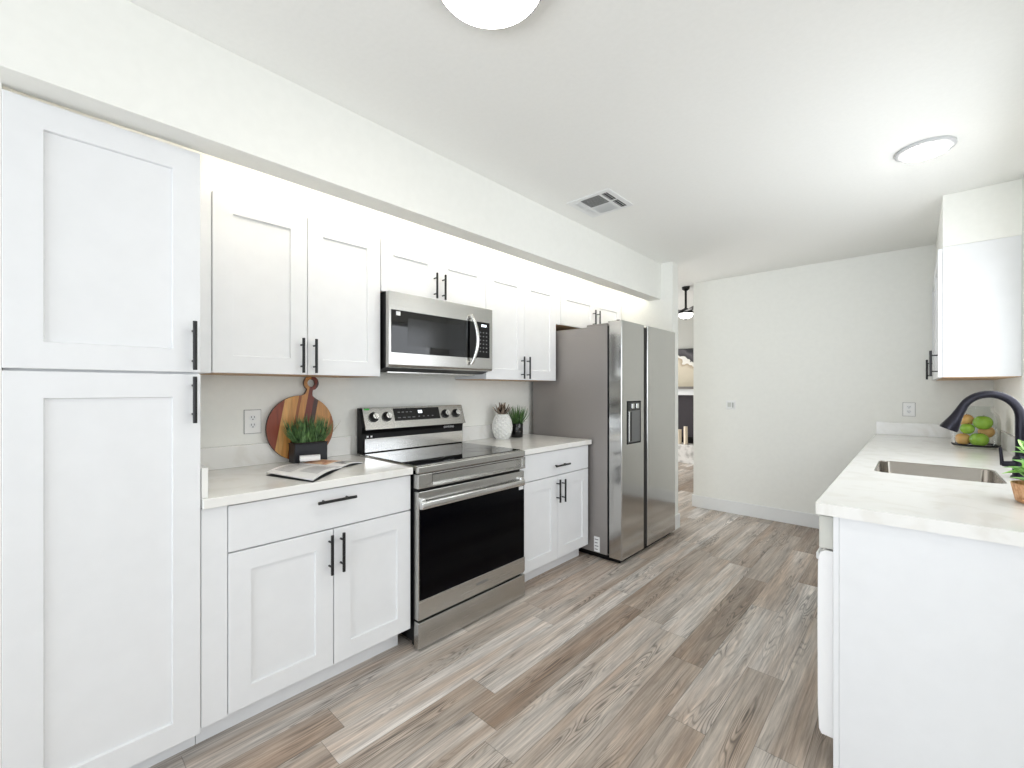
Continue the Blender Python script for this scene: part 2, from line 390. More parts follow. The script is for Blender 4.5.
# right wall with window opening above the sink
bm = B()
box(bm, XR, XR+.11, 1.60, 1.97, 0, ZC); box(bm, XR, XR+.11, 3.47, YF, 0, ZC)
box(bm, XR, XR+.11, 1.97, 3.47, 0, 1.12); box(bm, XR, XR+.11, 1.97, 3.47, 2.12, ZC); struct('wall_right', bm, M['wall'])
bm = B(); box(bm, XR+.11, XB, 1.60, 1.70, 0, ZC); struct('wall_dining', bm, M['wall'])
bm = B()   # back wall with assumed patio door opening
box(bm, -2.6, -2.0, YB-.1, YB, 0, ZC); box(bm, 1.4, XB, YB-.1, YB, 0, ZC); box(bm, -2.0, 1.4, YB-.1, YB, 2.25, ZC); struct('wall_back', bm, M['wall'])
bm = B()   # dining room side wall with assumed window opening
box(bm, XB, XB+.1, YB, -2.2, 0, ZC); box(bm, XB, XB+.1, 1.0, 1.7, 0, ZC); box(bm, XB, XB+.1, -2.2, 1.0, 0, .35); box(bm, XB, XB+.1, -2.2, 1.0, 2.25, ZC); struct('wall_side', bm, M['wall'])
# return wall beside the pantry
bm = B(); box(bm, XL, -1.853, -.40, -.0712, 0, ZC); struct('wall_return', bm, M['wall'])
bm = B(); box(bm, XL, XST, YS0, YS1, 0, ZC); struct('wall_alcove', bm, M['wall'])
bm = B(); box(bm, -1.873, -1.755, -.074, YS0, 2.147, ZC, .002); struct('wall_header', bm, M['wall'])
bm = B(); box(bm, .125, XR, 3.734, YF, 2.168, ZC, .001); struct('wall_soffit', bm, M['wall'])
# living room beyond the opening
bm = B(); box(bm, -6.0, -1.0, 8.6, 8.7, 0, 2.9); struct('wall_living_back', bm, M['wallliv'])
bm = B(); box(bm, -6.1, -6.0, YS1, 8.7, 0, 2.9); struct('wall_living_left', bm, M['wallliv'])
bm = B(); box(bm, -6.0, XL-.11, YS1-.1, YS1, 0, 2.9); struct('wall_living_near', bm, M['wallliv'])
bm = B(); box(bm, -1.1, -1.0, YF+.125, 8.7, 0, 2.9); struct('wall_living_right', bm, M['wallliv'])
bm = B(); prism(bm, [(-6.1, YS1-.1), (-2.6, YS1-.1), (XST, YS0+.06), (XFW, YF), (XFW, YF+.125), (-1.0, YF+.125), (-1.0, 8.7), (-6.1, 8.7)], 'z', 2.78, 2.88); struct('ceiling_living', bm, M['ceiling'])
bm = B(); prism(bm, [(XST, YS0+.06), (XST+.06, YS0+.06), (XFW+.06, YF), (XFW, YF)], 'z', ZC+.1, 2.79); struct('trim_1', bm, M['trim'])

def baseboard(name, pts):   # boxes list
    bm = B()
    for (x0, x1, y0, y1) in pts:
        box(bm, x0, x1, y0, y1, 0, .128, .002)
    struct(name, bm, M['trim'])
baseboard('baseboard_far', [(XFW-.014, -.2, YF-.014, YF)])
baseboard('baseboard_far_end', [(XFW-.014, XFW, YF+.0005, YF+.12)])
baseboard('baseboard_alcove', [(XST, XST+.014, YS0, YS1), (-2.4, XST+.014, YS1, YS1+.014)])
baseboard('baseboard_living', [(-6, -4.2, 8.586, 8.6)])

# sink window
t = B(); y0, y1, z0, z1 = 1.97, 3.47, 1.12, 2.12
for a in [(y0, y1, z0, z0+.05), (y0, y1, z1-.05, z1), (y0, y0+.05, z0+.05, z1-.05), (y1-.05, y1, z0+.05, z1-.05), ((y0+y1)/2-.02, (y0+y1)/2+.02, z0+.05, z1-.05)]:
    box(t, XR+.05, XR+.09, a[0], a[1], a[2], a[3])
win = struct('window_1', t, M['trim'])
bm = B(); box(bm, XR+.065, XR+.069, y0+.05, y1-.05, z0+.05, z1-.05); p = obj('pane', bm, M['glass'], win)

# ------------------------------------------------------------------ left run
FB = -1.851    # base fronts
FU = -2.158    # wall cabinet fronts
# pantry
th = thing('pantry_cabinet', (-2.17, .157, 0), 'full-height white pantry cabinet at the far left with two stacked shaker doors', 'cabinet')
bm = B(); box(bm, XL+.002, FB-.021, -.070, .386, .10, 2.135, .001); obj('body', bm, M['cab'], th)
bm = B(); box(bm, XL+.002, -1.936, -.070, .386, 0, .10); obj('toe_kick', bm, M['cab'], th)
d = shaker('+x', FB, -.072, .387, 1.359, 2.133, th, .079); pull('+x', FB, .363, 1.452, .168, True, d)
d = shaker('+x', FB, -.072, .387, .085, 1.355, th, .079); pull('+x', FB, .363, 1.265, .160, True, d)

# base cabinet left of the range
th = thing('base_cabinet', (-2.17, .86, 0), 'white shaker base cabinet between the pantry and the range', 'cabinet', None)
bm = B(); box(bm, XL+.002, FB-.021, .388, 1.255, .10, .877, .001); obj('body', bm, M['cab'], th)
bm = B(); box(bm, FB-.0205, FB-.003, .388, .468, .10, .877, .001); obj('filler_strip', bm, M['cab'], th)
bm = B(); box(bm, XL+.002, -1.936, .388, 1.238, 0, .10); obj('toe_kick', bm, M['cab'], th)
d = slab('+x', FB, .469, 1.259, .700, .873, th); pull('+x', FB, .870, .826, .168, False, d)
d = shaker('+x', FB, .469, .865, .105, .697, th); pull('+x', FB, .845, .595, .168, True, d)
d = shaker('+x', FB, .866, 1.259, .105, .697, th); pull('+x', FB, .896, .595, .168, True, d)
# base cabinet right of the range
th = thing('base_cabinet', (-2.17, 2.49, 0), 'narrower white shaker base cabinet between the range and the refrigerator', 'cabinet')
bm = B(); box(bm, XL+.002, FB-.021, 2.078, 2.868, .10, .877, .001); obj('body', bm, M['cab'], th)
bm = B(); box(bm, XL+.002, -1.936, 2.078, 2.868, 0, .10); obj('toe_kick', bm, M['cab'], th)
d = slab('+x', FB, 2.080, 2.893-.022, .697, .873, th); pull('+x', FB, 2.505, .768, .165, False, d)
d = shaker('+x', FB, 2.080, 2.482, .105, .694, th); pull('+x', FB, 2.468, .590, .160, True, d)
d = shaker('+x', FB, 2.483, 2.871, .105, .694, th); pull('+x', FB, 2.530, .585, .160, True, d)

# wall cabinets
def wallcab(y0, y1, z0, ys, hz, hl, label, dy=.030):
    th = thing('wall_cabinet', ((XL+FU)/2, (y0+y1)/2, z0), label, 'cabinet', None)
    bm = B(); box(bm, XL+.002, FU-.021, y0+.001, y1-.001, z0+.0035, 2.134, .001); obj('body', bm, M['cab'], th)
    bm = B(); box(bm, XL+.004, FU-.022, y0+.003, y1-.003, z0, z0+.0033); obj('bottom_panel', bm, M['maple'], th, label='raw maple underside')
    for a, b, hy in ((y0, ys, ys-dy), (ys, y1, ys+dy)):
        d = shaker('+x', FU, a, b, z0, 2.134, th); pull('+x', FU, hy, hz, hl, True, d)
    return th
wallcab(.489, 1.272, 1.370, .879, 1.462, .165, 'white double-door wall cabinet above the cutting board, left of the microwave')
wallcab(1.275, 2.073, 1.842, 1.667, 1.930, .155, 'short white double-door wall cabinet directly above the microwave', .032)
wallcab(2.075, 2.868, 1.370, 2.472, 1.462, .165, 'white double-door wall cabinet between the microwave and the refrigerator', .032)
wallcab(2.937, 3.945, 1.838, 3.461, 1.944, .155, 'short white double-door wall cabinet directly above the refrigerator', .036)
bm = B(); box(bm, XL+.002, FU-.006, .388, .4885, 1.370, 2.134, .001)
tag(obj('filler_panel', bm, M['cab'], origin=(-2.3, .44, 1.37)), 'narrow white filler strip joining the pantry to the first wall cabinet', 'filler panel')
bm = B(); box(bm, XL+.002, FU-.006, 2.8695, 2.9355, 1.838, 2.134, .001)
tag(obj('filler_panel', bm, M['cab'], origin=(-2.3, 2.9, 1.84)), 'short white filler strip beside the cabinet above the refrigerator', 'filler panel')

# counters on the left
CF = -1.831
th = thing('countertop', (-2.15, .83, .879), 'white quartz countertop left of the range holding the cutting board and magazine', 'countertop')
bm = B(); box(bm, XL+.002, CF, .3885, 1.260, .879, .914, .003); obj('slab', bm, M['quartz'], th)
bm = B(); box(bm, XL+.001, XL+.020, .409, 1.260, .9143, 1.022, .0015); obj('backsplash', bm, M['quartz'], th)
bm = B(); box(bm, XL+.001, -1.852, .3885, .4085, .9143, 1.022, .0015); obj('side_splash', bm, M['quartz'], th)
th = thing('countertop', (-2.15, 2.48, .879), 'short white quartz countertop right of the range under the pineapple vase', 'countertop')
bm = B(); box(bm, XL+.002, CF, 2.077, 2.890, .879, .914, .003); obj('slab', bm, M['quartz'], th)
bm = B(); box(bm, XL+.001, XL+.020, 2.077, 2.890, .9143, 1.022, .0015); obj('backsplash', bm, M['quartz'], th)

# ------------------------------------------------------------------ range
RY0, RY1, RF = 1.268, 2.073, -1.800
th = thing('kitchen_range', (-2.13, 1.668, 0), 'stainless steel electric range with black glass top and oven window', 'range')
bm = B(); box(bm, XL+.03, RF-.045, RY0+.003, RY1-.003, .035, .893, .002); obj('body', bm, M['blackplastic'], th)
bm = B(); box(bm, XL+.09, RF-.020, RY0+.002, RY1-.002, .8935, .919, .003); box(bm, XL+.10, RF-.034, RY0+.012, RY1-.012, .9185, .9215, 0, 1); obj('cooktop', bm, [M['steel'], M['blackglass']], th, label='black glass cooktop in a steel rim')
for (cx, cy, r) in [(-2.02, 1.47, .108), (-2.02, 1.87, .085), (-2.27, 1.47, .075), (-2.27, 1.87, .095)]:
    pr = [(r, 0), (r, .0003), (r-.0025, .0003), (r-.0025, 0)]
    ck = B(); lathe(ck, pr, (cx, cy, .9215), 48); obj('burner_marking', ck, mat('burner_grey', (52, 52, 54), .3), th)
bm = B(); box(bm, RF-.030, RF, RY0, RY1, .880, .917, .006); obj('front_trim', bm, M['steel'], th)
# control strip with recessed pocket
bm = B(); box(bm, RF-.042, RF-.026, RY0+.001, RY1-.001, .807, .877, .001)
box(bm, RF-.0262, RF+.001, RY0, RY0+.085, .806, .878, .003); box(bm, RF-.0262, RF+.001, RY1-.03, RY1, .806, .878, .003)
box(bm, RF-.0262, RF+.001, RY0+.085, RY1-.03, .871, .878, .001); box(bm, RF-.0262, RF+.001, RY0+.085, RY1-.03, .806, .815, .001); obj('front_panel', bm, M['steel'], th)
bm = B(); box(bm, RF-.0258, RF-.002, RY0+.0852, RY0+.089, .8155, .8705); box(bm, RF-.0258, RF-.004, RY0+.0892, RY1-.0302, .8665, .8705); obj('pocket_shade_strip', bm, M['blackplastic'], th)  # black strips put shade along the pocket's top and near end
# oven door
door = B(); box(door, RF-.044, RF-.006, RY0+.004, RY1-.004, .150, .790, .003)
d = obj('oven_door', door, M['steel'], th)
bm = B(); box(bm, RF-.0058, RF-.001, RY0+.012, RY1-.010, .252, .705, .001); obj('door_glass', bm, M['ovenglass'], d)
bm = B(); box(bm, RF-.0058, RF+.0, RY0+.004, RY1-.004, .162, .251, .002); obj('lower_trim', bm, M['steel'], d)
hb = B(); box(hb, RF+.010, RF+.026, RY0+.008, RY1-.030, .708, .742, .004, seg=3)
for yy in (RY0+.008, RY1-.058): box(hb, RF-.006, RF+.014, yy, yy+.028, .706, .756, .003)
obj('handle', hb, M['steelbright'], d, smooth=True)
text('brand_lettering', 'SAMSUNG', .020, (RF+.0006, 1.70, .210), d, M['greyprint'])
bm = B(); box(bm, RF-.0008, RF+.0002, RY1-.060, RY1-.018, .678, .698); obj('sticker', bm, M['whiteprint'], d)
bm = B(); box(bm, RF-.044, RF, RY0+.003, RY1-.003, .008, .142, .004); obj('storage_drawer', bm, M['steel'], th)
for yy in (RY0+.04, RY1-.05):
    bm = B(); lathe(bm, [(0, 0), (.018, 0), (.018, .02), (.012, .036), (0, .036)], (RF-.08, yy, 0), 16); obj('foot', bm, M['blackplastic'], th)
# backguard
def lerp(a, b, t): return a+(b-a)*t
bm = B(); prism(bm, [(-2.455, .915), (-2.405, .915), (-2.405, 1.035), (-2.392, 1.075), (-2.432, 1.188), (-2.455, 1.188)], 'y', RY0+.022, RY1+.002, .002); obj('backguard', bm, M['blackplastic'], th)
bm = B(); prism(bm, [(-2.405, .924), (-2.386, .924), (-2.386, 1.006), (-2.405, 1.006)], 'y', RY0+.036, RY1-.010, .003); obj('lower_steel_panel', bm, M['steelbright'], th)
cpA, cpB = Vector((-2.370, 0, 1.060)), Vector((-2.416, 0, 1.189))   # tilted control face, bottom and top
pn = B(); prism(pn, [(-2.392, 1.060), (cpA.x, cpA.z), (cpB.x, cpB.z), (-2.445, 1.191)], 'y', RY0+.034, RY1+.004, .002)
cp = obj('control_panel', pn, M['steel'], th)
cn = Vector((cpB.z-cpA.z, 0, -(cpB.x-cpA.x))).normalized(); cu_ = (cpB-cpA).normalized()
def cpt(y, s, out): # s 0..1 up the face
    p = cpA.lerp(cpB, s)+cn*out; return Vector((p.x, y, p.z))
def facebox(bm, y0, y1, s0, s1, o0, o1, mi=0):
    vs = [bm.verts.new(cpt(y, s, o)) for o in (o0, o1) for (y, s) in ((y0, s0), (y1, s0), (y1, s1), (y0, s1))]
    for q in [(0, 3, 2, 1), (4, 5, 6, 7), (0, 1, 5, 4), (1, 2, 6, 5), (2, 3, 7, 6), (3, 0, 4, 7)]: bm.faces.new([vs[i] for i in q]).material_index = mi
bm = B(); facebox(bm, 1.508, 1.862, .34, .93, .0002, .002); disp = obj('display', bm, M['display'], cp)
bm = B()
for k in range(2): facebox(bm, 1.690+k*.017, 1.703+k*.017, .66, .80, .0022, .0028)
obj('lit_clock_digits', bm, M['lit'], disp)
for k in range(4):
    for (a0, wd, s0) in ((1.535+k*.03, .017, .72), (1.530+k*.036, .022, .46), (1.685+k*.036, .012, .48)):
        bm = B(); facebox(bm, a0, a0+wd, s0, s0+.04, .0022, .0027); obj('touch_marking', bm, M['greyprint'], disp)
for y in (1.366, 1.455, 1.912, 2.006):
    bm = B(); R = cn.to_track_quat('Z', 'Y').to_matrix().to_4x4()
    lathe(bm, [(0, 0), (.030, 0), (.030, .006), (.024, .008), (.022, .026), (.019, .029), (0, .029)], (0, 0, 0), 28)
    bmesh.ops.transform(bm, matrix=Matrix.Translation(cpt(y, .56, .0003)) @ R, verts=bm.verts)
    kb = obj('knob', bm, M['black'], cp, smooth=True)
    bm = B(); lathe(bm, [(0, .0292), (.0185, .0292), (.0185, .031), (0, .031)], (0, 0, 0), 24); box(bm, -.005, .005, -.020, .020, .0312, .038, .002)
    bmesh.ops.transform(bm, matrix=Matrix.Translation(cpt(y, .56, .0003)) @ R @ Matrix.Rotation(.25, 4, 'Z'), verts=bm.verts); obj('knob_grip', bm, M['steelbright'], kb)
bm = B(); facebox(bm, 1.312, 1.347, .90, .97, .0003, .001); obj('label_sticker', bm, M['greenlabel'], cp)
text('brand_lettering', 'SAMSUNG', .020, (-2.3972, 1.945, 1.040), th, M['whiteprint'])
bm = B(); box(bm, -2.4049, -2.404, 1.325, 1.337, 1.012, 1.022); box(bm, -2.4049, -2.404, 1.35, 1.362, 1.012, 1.022); obj('indicator_marks', bm, M['whiteprint'], th)

# ------------------------------------------------------------------ microwave
MY0, MY1, MF = 1.280, 2.070, -2.090; MZ0, MZ1 = 1.405, 1.838
th = thing('microwave', (-2.28, 1.675, MZ0), 'stainless over-the-range microwave with a curved steel handle', 'microwave')
bm = B(); prism(bm, [(XL+.002, MZ0), (MF-.10, MZ0-.0), (MF-.032, MZ0+.018), (MF-.032, MZ1), (XL+.002, MZ1)], 'y', MY0, MY1, .002); obj('body', bm, M['blackplastic'], th)
dr = B(); prism(dr, [(MF-.030, MZ0+.016), (MF-.006, MZ0+.020), (MF, MZ0+.032), (MF, MZ1-.002), (MF-.030, MZ1-.002)], 'y', MY0+.001, MY1-.001, .002)
d = obj('front_frame', dr, M['steel'], th)
bm = B(); box(bm, MF, MF+.0025, 1.296, 1.925, 1.503, 1.738, .001); g = obj('door_glass', bm, M['blackglass'], d)
bm = B(); box(bm, MF+.0026, MF+.0032, 1.40, 1.83, 1.545, 1.700); obj('window_mesh', bm, mat('oven_mesh', (17, 18, 19), .15), g)
bm = B(); box(bm, MF, MF+.0025, 1.928, 2.040, 1.508, 1.742, .001); g2 = obj('keypad', bm, M['display'], d)
bm = B(); box(bm, MF+.0026, MF+.003, 1.965, 2.01, 1.712, 1.726); obj('lit_clock_digits', bm, M['lit'], g2)
for r in range(6):
    for c in range(3):
        bm = B(); box(bm, MF+.0026, MF+.003, 1.950+c*.028, 1.961+c*.028, 1.545+r*.025, 1.552+r*.025); obj('key_marking', bm, M['greyprint'], g2)
bm = B(); box(bm, MF+.0026, MF+.0034, 1.325, 1.352, 1.708, 1.730); obj('white_sticker', bm, M['whiteprint'], g)
pts = []
for k in range(17):
    s = k/16; z = lerp(1.462, 1.775, s); bulge = math.sin(PI*s)
    pts.append((MF+.012+.036*bulge**.7, 1.868+.022*bulge, z))
bm = B(); tube(bm, pts, [.010+.002*math.sin(PI*k/16) for k in range(17)], 14)
for z in (1.478, 1.760): tube(bm, [(MF+.001, 1.870, z), (MF+.022, 1.873, z)], .008, 10)
obj('handle', bm, M['steelbright'], d, smooth=True)
bm = B(); box(bm, XL+.06, MF-.11, MY0+.06, MY1-.06, MZ0-.010, MZ0-.0005, .002); obj('vent_filter', bm, M['steel'], th)

# ------------------------------------------------------------------ refrigerator
FY0, FY1 = 2.905, 3.880
th = thing('refrigerator', (-2.0, 3.39, 0), 'side-by-side stainless steel refrigerator with grey sides and a door dispenser', 'refrigerator')
bm = B(); box(bm, XL+.05, -1.7075, FY0+.004, FY1-.004, .045, 1.785, .004); obj('body', bm, M['fridgeside'], th)
bm = B(); box(bm, -1.707, -1.6885, FY0+.007, FY1-.007, .06, 1.78); obj('door_gasket', bm, M['blackplastic'], th)
FX = -1.583
def fdoor(y0, y1, disp=False):
    z0, z1 = .038, 1.812
    bm = B()
    prof = [(-1.688, y0), (FX-.006, y0), (FX-.0015, y0+.0015), (FX, y0+.006), (FX, y1-.006), (FX-.0015, y1-.0015), (FX-.006, y1), (-1.688, y1)]
    prism(bm, prof, 'z', z0, z1, .0015)
    d = obj('door', bm, M['steelv'], th)
    return d
d1 = fdoor(FY0, 3.262)
d2 = fdoor(3.326, FY1)
bm = B(); box(bm, -1.688, FX-.004, 3.2635, 3.3245, .06, 1.795, .002); obj('handle_channel', bm, M['blackplastic'], th, label='black handle recess between the doors')
# dispenser
zt, zb = 1.213, .887; ya, yb = 2.985, 3.200
bm = B()
box(bm, FX, FX+.004, ya, ya+.012, zb, zt); box(bm, FX, FX+.004, yb-.006, yb, zb, zt); box(bm, FX, FX+.004, ya+.012, yb-.006, zt-.008, zt); box(bm, FX, FX+.004, ya+.012, yb-.006, zb, zb+.012)
dp = obj('dispenser_frame', bm, M['blackplastic'], d1)
bm = B(); box(bm, FX+.0002, FX+.0012, ya+.012, yb-.006, zb+.012, zt-.075); obj('dispenser_recess', bm, mat('dispenser_grey', (120, 121, 122), .35, .6), dp)
bm = B(); box(bm, FX+.0002, FX+.003, ya+.012, yb-.006, zt-.074, zt-.008); obj('dispenser_control', bm, M['display'], dp)
for y_ in (ya+.06, ya+.135): bm = B(); box(bm, FX+.0032, FX+.010, y_, y_+.038, zt-.058, zt-.020, .002); obj('dispenser_paddle', bm, M['steelbright'], dp)
bm = B(); box(bm, FX+.0014, FX+.006, ya+.020, ya+.036, zb+.02, zt-.08, .001); obj('dispenser_edge', bm, M['steelbright'], dp)
bm = B(); box(bm, FX+.0014, FX+.004, ya+.040, ya+.066, zb+.02, zt-.08, .001); obj('dispenser_shadow_line', bm, M['blackplastic'], dp)
for y in (FY0+.02, FY1-.10):
    bm = B(); box(bm, -1.90, -1.712, y, y+.085, 1.7855, 1.806, .006); hg = obj('hinge_cover', bm, M['fridgeside'], th)
    bm = B(); box(bm, -1.7115, -1.625, y+.008, y+.07, 1.8085, 1.818, .002); lathe(bm, [(0, 1.8185), (.012, 1.8185), (.012, 1.824), (0, 1.824)], (-1.64, y+.03, 0), 14); obj('hinge', bm, M['blackplastic'], hg)
bm = B(); box(bm, -2.38, -1.615, FY0+.03, FY1-.03, .004, .036); obj('base_grille', bm, M['blackplastic'], th)
bm = B(); box(bm, -1.822, -1.772, FY0+.003, FY0+.0045, .052, .168); obj('rating_label', bm, M['whiteprint'], th, label='white energy label')
bm = B()
for k in range(4): box(bm, -1.815, -1.790+.006*(k % 2), FY0+.0024, FY0+.003, .068+.025*k, .074+.025*k)
obj('label_print', bm, M['greyprint'], th)

# ------------------------------------------------------------------ cutting board (leans on the backsplash)
bx, by, bz, br = 0, 0, 0, .176
out = []
hc = (.056, .420)   # handle ring centre (y, z) relative to bottom
c0 = (0, br)
n = 64
th_ = math.atan2(hc[1]-c0[1], hc[0]-c0[0])
arc = []
for k in range(n+1):
    a = th_+.25+(2*PI-.50)*k/n; arc.append((c0[0]+br*math.cos(a), c0[1]+br*math.sin(a)))
# handle sides
ux = Vector((math.cos(th_), math.sin(th_))); px = Vector((-ux.y, ux.x))
hr = .040
side = []
H = Vector(hc)
r2 = [H-ux*.074-px*.030, H-ux*.067-px*.021, H-ux*.052-px*.017]
ringpts = [H+Vector((math.cos(a), math.sin(a)))*hr for a in [th_+PI+.42+(2*PI-.84)*k/28 for k in range(29)]]
l2 = [H-ux*.052+px*.017, H-ux*.067+px*.021, H-ux*.074+px*.030]
outline = [Vector(p) for p in arc]+r2+ringpts+l2
bm = B(); T = .018
hole = [H+Vector((math.cos(a), math.sin(a)))*.0215 for a in [2*PI*k/28 for k in range(28)]]
def flat_with_hole(bm, outer, inner, x, flip=False):
    vo = [bm.verts.new((x, p[0], p[1])) for p in outer]; vi = [bm.verts.new((x, p[0], p[1])) for p in inner]
    es = [bm.edges.new((a, b)) for l in (vo, vi) for a, b in zip(l, l[1:]+l[:1])]
    bmesh.ops.triangle_fill(bm, edges=es, use_beauty=True)
    return vo, vi
A1, A2 = flat_with_hole(bm, outline, hole, 0); B1, B2 = flat_with_hole(bm, outline, hole, T)
for a, b in ((A1, B1), (A2, B2)):
    k = len(a)
    for i in range(k): bm.faces.new([a[i], a[(i+1) % k], b[(i+1) % k], b[i]]).material_index = 1
bmesh.ops.transform(bm, matrix=Matrix.Rotation(math.radians(-2.2), 4, 'Y'), verts=bm.verts)
cb = obj('cutting_board', bm, [M['board'], M['boardedge']])
cb.location = (-2.463, .968, .9155)
tag(cb, 'round striped wooden cutting board with ring handle leaning on the backsplash', 'cutting board')

# ------------------------------------------------------------------ grass planters
def blade(bm, base, tip, w, bend, seg=4):
    base = Vector(base); tip = Vector(tip); d = (tip-base); s = Vector((-d.y, d.x, 0))
    s = s.normalized() if s.length > 1e-4 else Vector((0, 1, 0))
    ang = random.uniform(0, PI); s = Vector((math.cos(ang), math.sin(ang), 0))
    prev = None
    for i in range(seg+1):
        t = i/seg; p = base.lerp(tip, t)+Vector((d.x, d.y, 0))*bend*(t*t-t); ww = w*(1-t)**.6/2+.0002
        a, b = bm.verts.new(p-s*ww), bm.verts.new(p+s*ww)
        if prev: bm.faces.new([prev[0], prev[1], b, a])
        prev = (a, b)
th = thing('grass_planter', (-2.385, .977, .9143), 'faux grass in a black rectangular pot in front of the cutting board', 'potted plant')
px0, px1, py0, py1, pz0, pz1 = -2.428, -2.345, .892, 1.062, .9145, 1.018
bm = B(); box(bm, px0, px1, py0, py1, pz0, pz1-.003, .004, seg=2); box(bm, px0-.003, px1+.003, py0-.003, py1+.003, pz1-.004, pz1, .0015)
obj('pot', bm, M['blackpot'], th)
bm = B(); box(bm, px0+.006, px1-.006, py0+.006, py1-.006, pz1+.0002, pz1+.003); obj('soil', bm, M['soil'], th)
bm = B()
for k in range(330):
    x = random.uniform(px0+.012, px1-.012); y = random.uniform(py0+.012, py1-.012)
    u = (y-(py0+py1)/2)/.085
    h = random.uniform(.08, .160)*(1-.25*u*u)
    blade(bm, (x, y, pz1+.002), (x+random.uniform(-.02, .04), y+u*.045+random.uniform(-.03, .03), pz1+h), .0058, -.4)
obj('grass', bm, M['grass'], th)
bm = B()
for k in range(9):
    y = random.uniform(1.0, 1.05); blade(bm, (-2.38, y, pz1+.002), (-2.37+random.uniform(-.03, .03), y+random.uniform(.05, .12), pz1+random.uniform(.06, .12)), .003, -.5)
obj('dry_blades', bm, M['grasstan'], th)

th = thing('grass_pot', (-2.372, 2.628, .9143), 'faux grass in a small glossy black round pot beside the pineapple vase', 'potted plant')
bm = B(); lathe(bm, [(0, 0), (.046, 0), (.048, .004), (.050, .108), (.048, .112), (.044, .111), (.043, .100), (0, .100)], (-2.372, 2.628, .9145), 36); obj('pot', bm, M['blackgloss'], th, smooth=True)
bm = B()
for k in range(150):
    a = random.uniform(0, 2*PI); r = .034*random.random()**.5; x, y = -2.372+r*math.cos(a), 2.628+r*math.sin(a)
    h = random.uniform(.09, .165); sp = random.uniform(.6, 3.0)
    blade(bm, (x, y, 1.015), (x+sp*r*math.cos(a), y+sp*r*math.sin(a)+random.uniform(-.02, .02), 1.016+h), .0075, -.4)
obj('grass', bm, M['grass'], th)

# ------------------------------------------------------------------ pineapple vase
PCX, PCY = -2.378, 2.462; PZ = .9146
th = thing('pineapple_vase', (PCX, PCY, PZ), 'white ceramic pineapple jar with a silver leaf crown', 'ornament')
bm = B(); seg, rows = 72, 44; Hh = .192
rings = []
for i in range(rows+1):
    t = i/rows; z = Hh*t
    r = .078*(math.sin(PI*(.13+.76*t)))**.55
    ring = []
    for k in range(seg):
        a = 2*PI*k/seg
        u = a/(2*PI)*11; v = t*6.0
        g1 = abs(((u+v) % 1)-.5)*2; g2 = abs(((u-v) % 1)-.5)*2
        q = min(1-g1 if g1 > .5 else g1, 1) ; m1 = min(1-g1, 1-g2) if True else q
        rr = r+.009*min(1, 2.2*max(0, min(1-g1, 1-g2)))-.005
        ring.append(bm.verts.new((PCX+rr*math.cos(a), PCY+rr*math.sin(a), PZ+z)))
    rings.append(ring)
for i in range(rows):
    for k in range(seg): bm.faces.new([rings[i][k], rings[i][(k+1) % seg], rings[i+1][(k+1) % seg], rings[i+1][k]])
bm.faces.new(rings[0][::-1]); bm.faces.new(rings[-1])
obj('body', bm, M['ceramic'], th)
bm = B()
for lv, (n_, rr, zz, ll, tilt) in enumerate([(9, .024, 0, .062, 1.05), (8, .018, .010, .064, .7), (6, .010, .020, .062, .3)]):
    for k in range(n_):
        a = 2*PI*(k+.5*lv)/n_; ca, sa = math.cos(a), math.sin(a)
        b0 = Vector((PCX+rr*ca, PCY+rr*sa, PZ+Hh+zz)); side = Vector((-sa, ca, 0)); outv = Vector((ca, sa, 0))
        prev = None; fr = []
        for i in range(5):
            t = i/4; p = b0+outv*ll*t*math.sin(tilt)*(1-.0*t)+Vector((0, 0, ll*t*(math.cos(tilt)*.6+.4*t+.2)))
            wdt = .012*(math.sin(PI*(.25+.75*t)))+.0006
            fr.append((bm.verts.new(p-side*wdt), bm.verts.new(p+outv*(-.004)), bm.verts.new(p+side*wdt)))
        for f0, f1 in zip(fr, fr[1:]):
            bm.faces.new([f0[0], f0[1], f1[1], f1[0]]); bm.faces.new([f0[1], f0[2], f1[2], f1[1]])
lathe(bm, [(.026, -.004), (.020, .012), (.008, .036), (0, .05)], (PCX, PCY, PZ+Hh), 20)
obj('leaf_crown', bm, M['silverleaf'], th)

# ------------------------------------------------------------------ magazine
th = thing('magazine', (-2.13, .90, .9143), 'open magazine lying on the counter in front of the grass planter', 'magazine')
A_, B_, C_, D_ = Vector((-2.140, .690)), Vector((-1.835, .770)), Vector((-2.065, 1.005)), Vector((-2.325, .905))
E_, F_ = Vector((-2.125, 1.150)), Vector((-2.325, 1.075))
def page(bm, a, b, c, d, zf, off, mi=0, nu=12, nv=8):
    """quad a-b (outer edge) to d-c (spine); zf(u,v) height"""
    g = []
    for i in range(nu+1):
        row = []
        for j in range(nv+1):
            u, v = i/nu, j/nv; p = a.lerp(d, u).lerp(b.lerp(c, u), v)
            row.append(bm.verts.new((p.x, p.y, .9150+zf(u, v)+off)))
        g.append(row)
    for i in range(nu):
        for j in range(nv): bm.faces.new([g[i][j], g[i+1][j], g[i+1][j+1], g[i][j+1]]).material_index = mi
    return g
zl = lambda u, v: .0035+.012*math.sin(PI*min(1, u*.95+.05))+.010*(1-u)*(1-v*.5)
zr = lambda u, v: .003+.011*math.sin(PI*min(1, (1-u)*.9+.1))
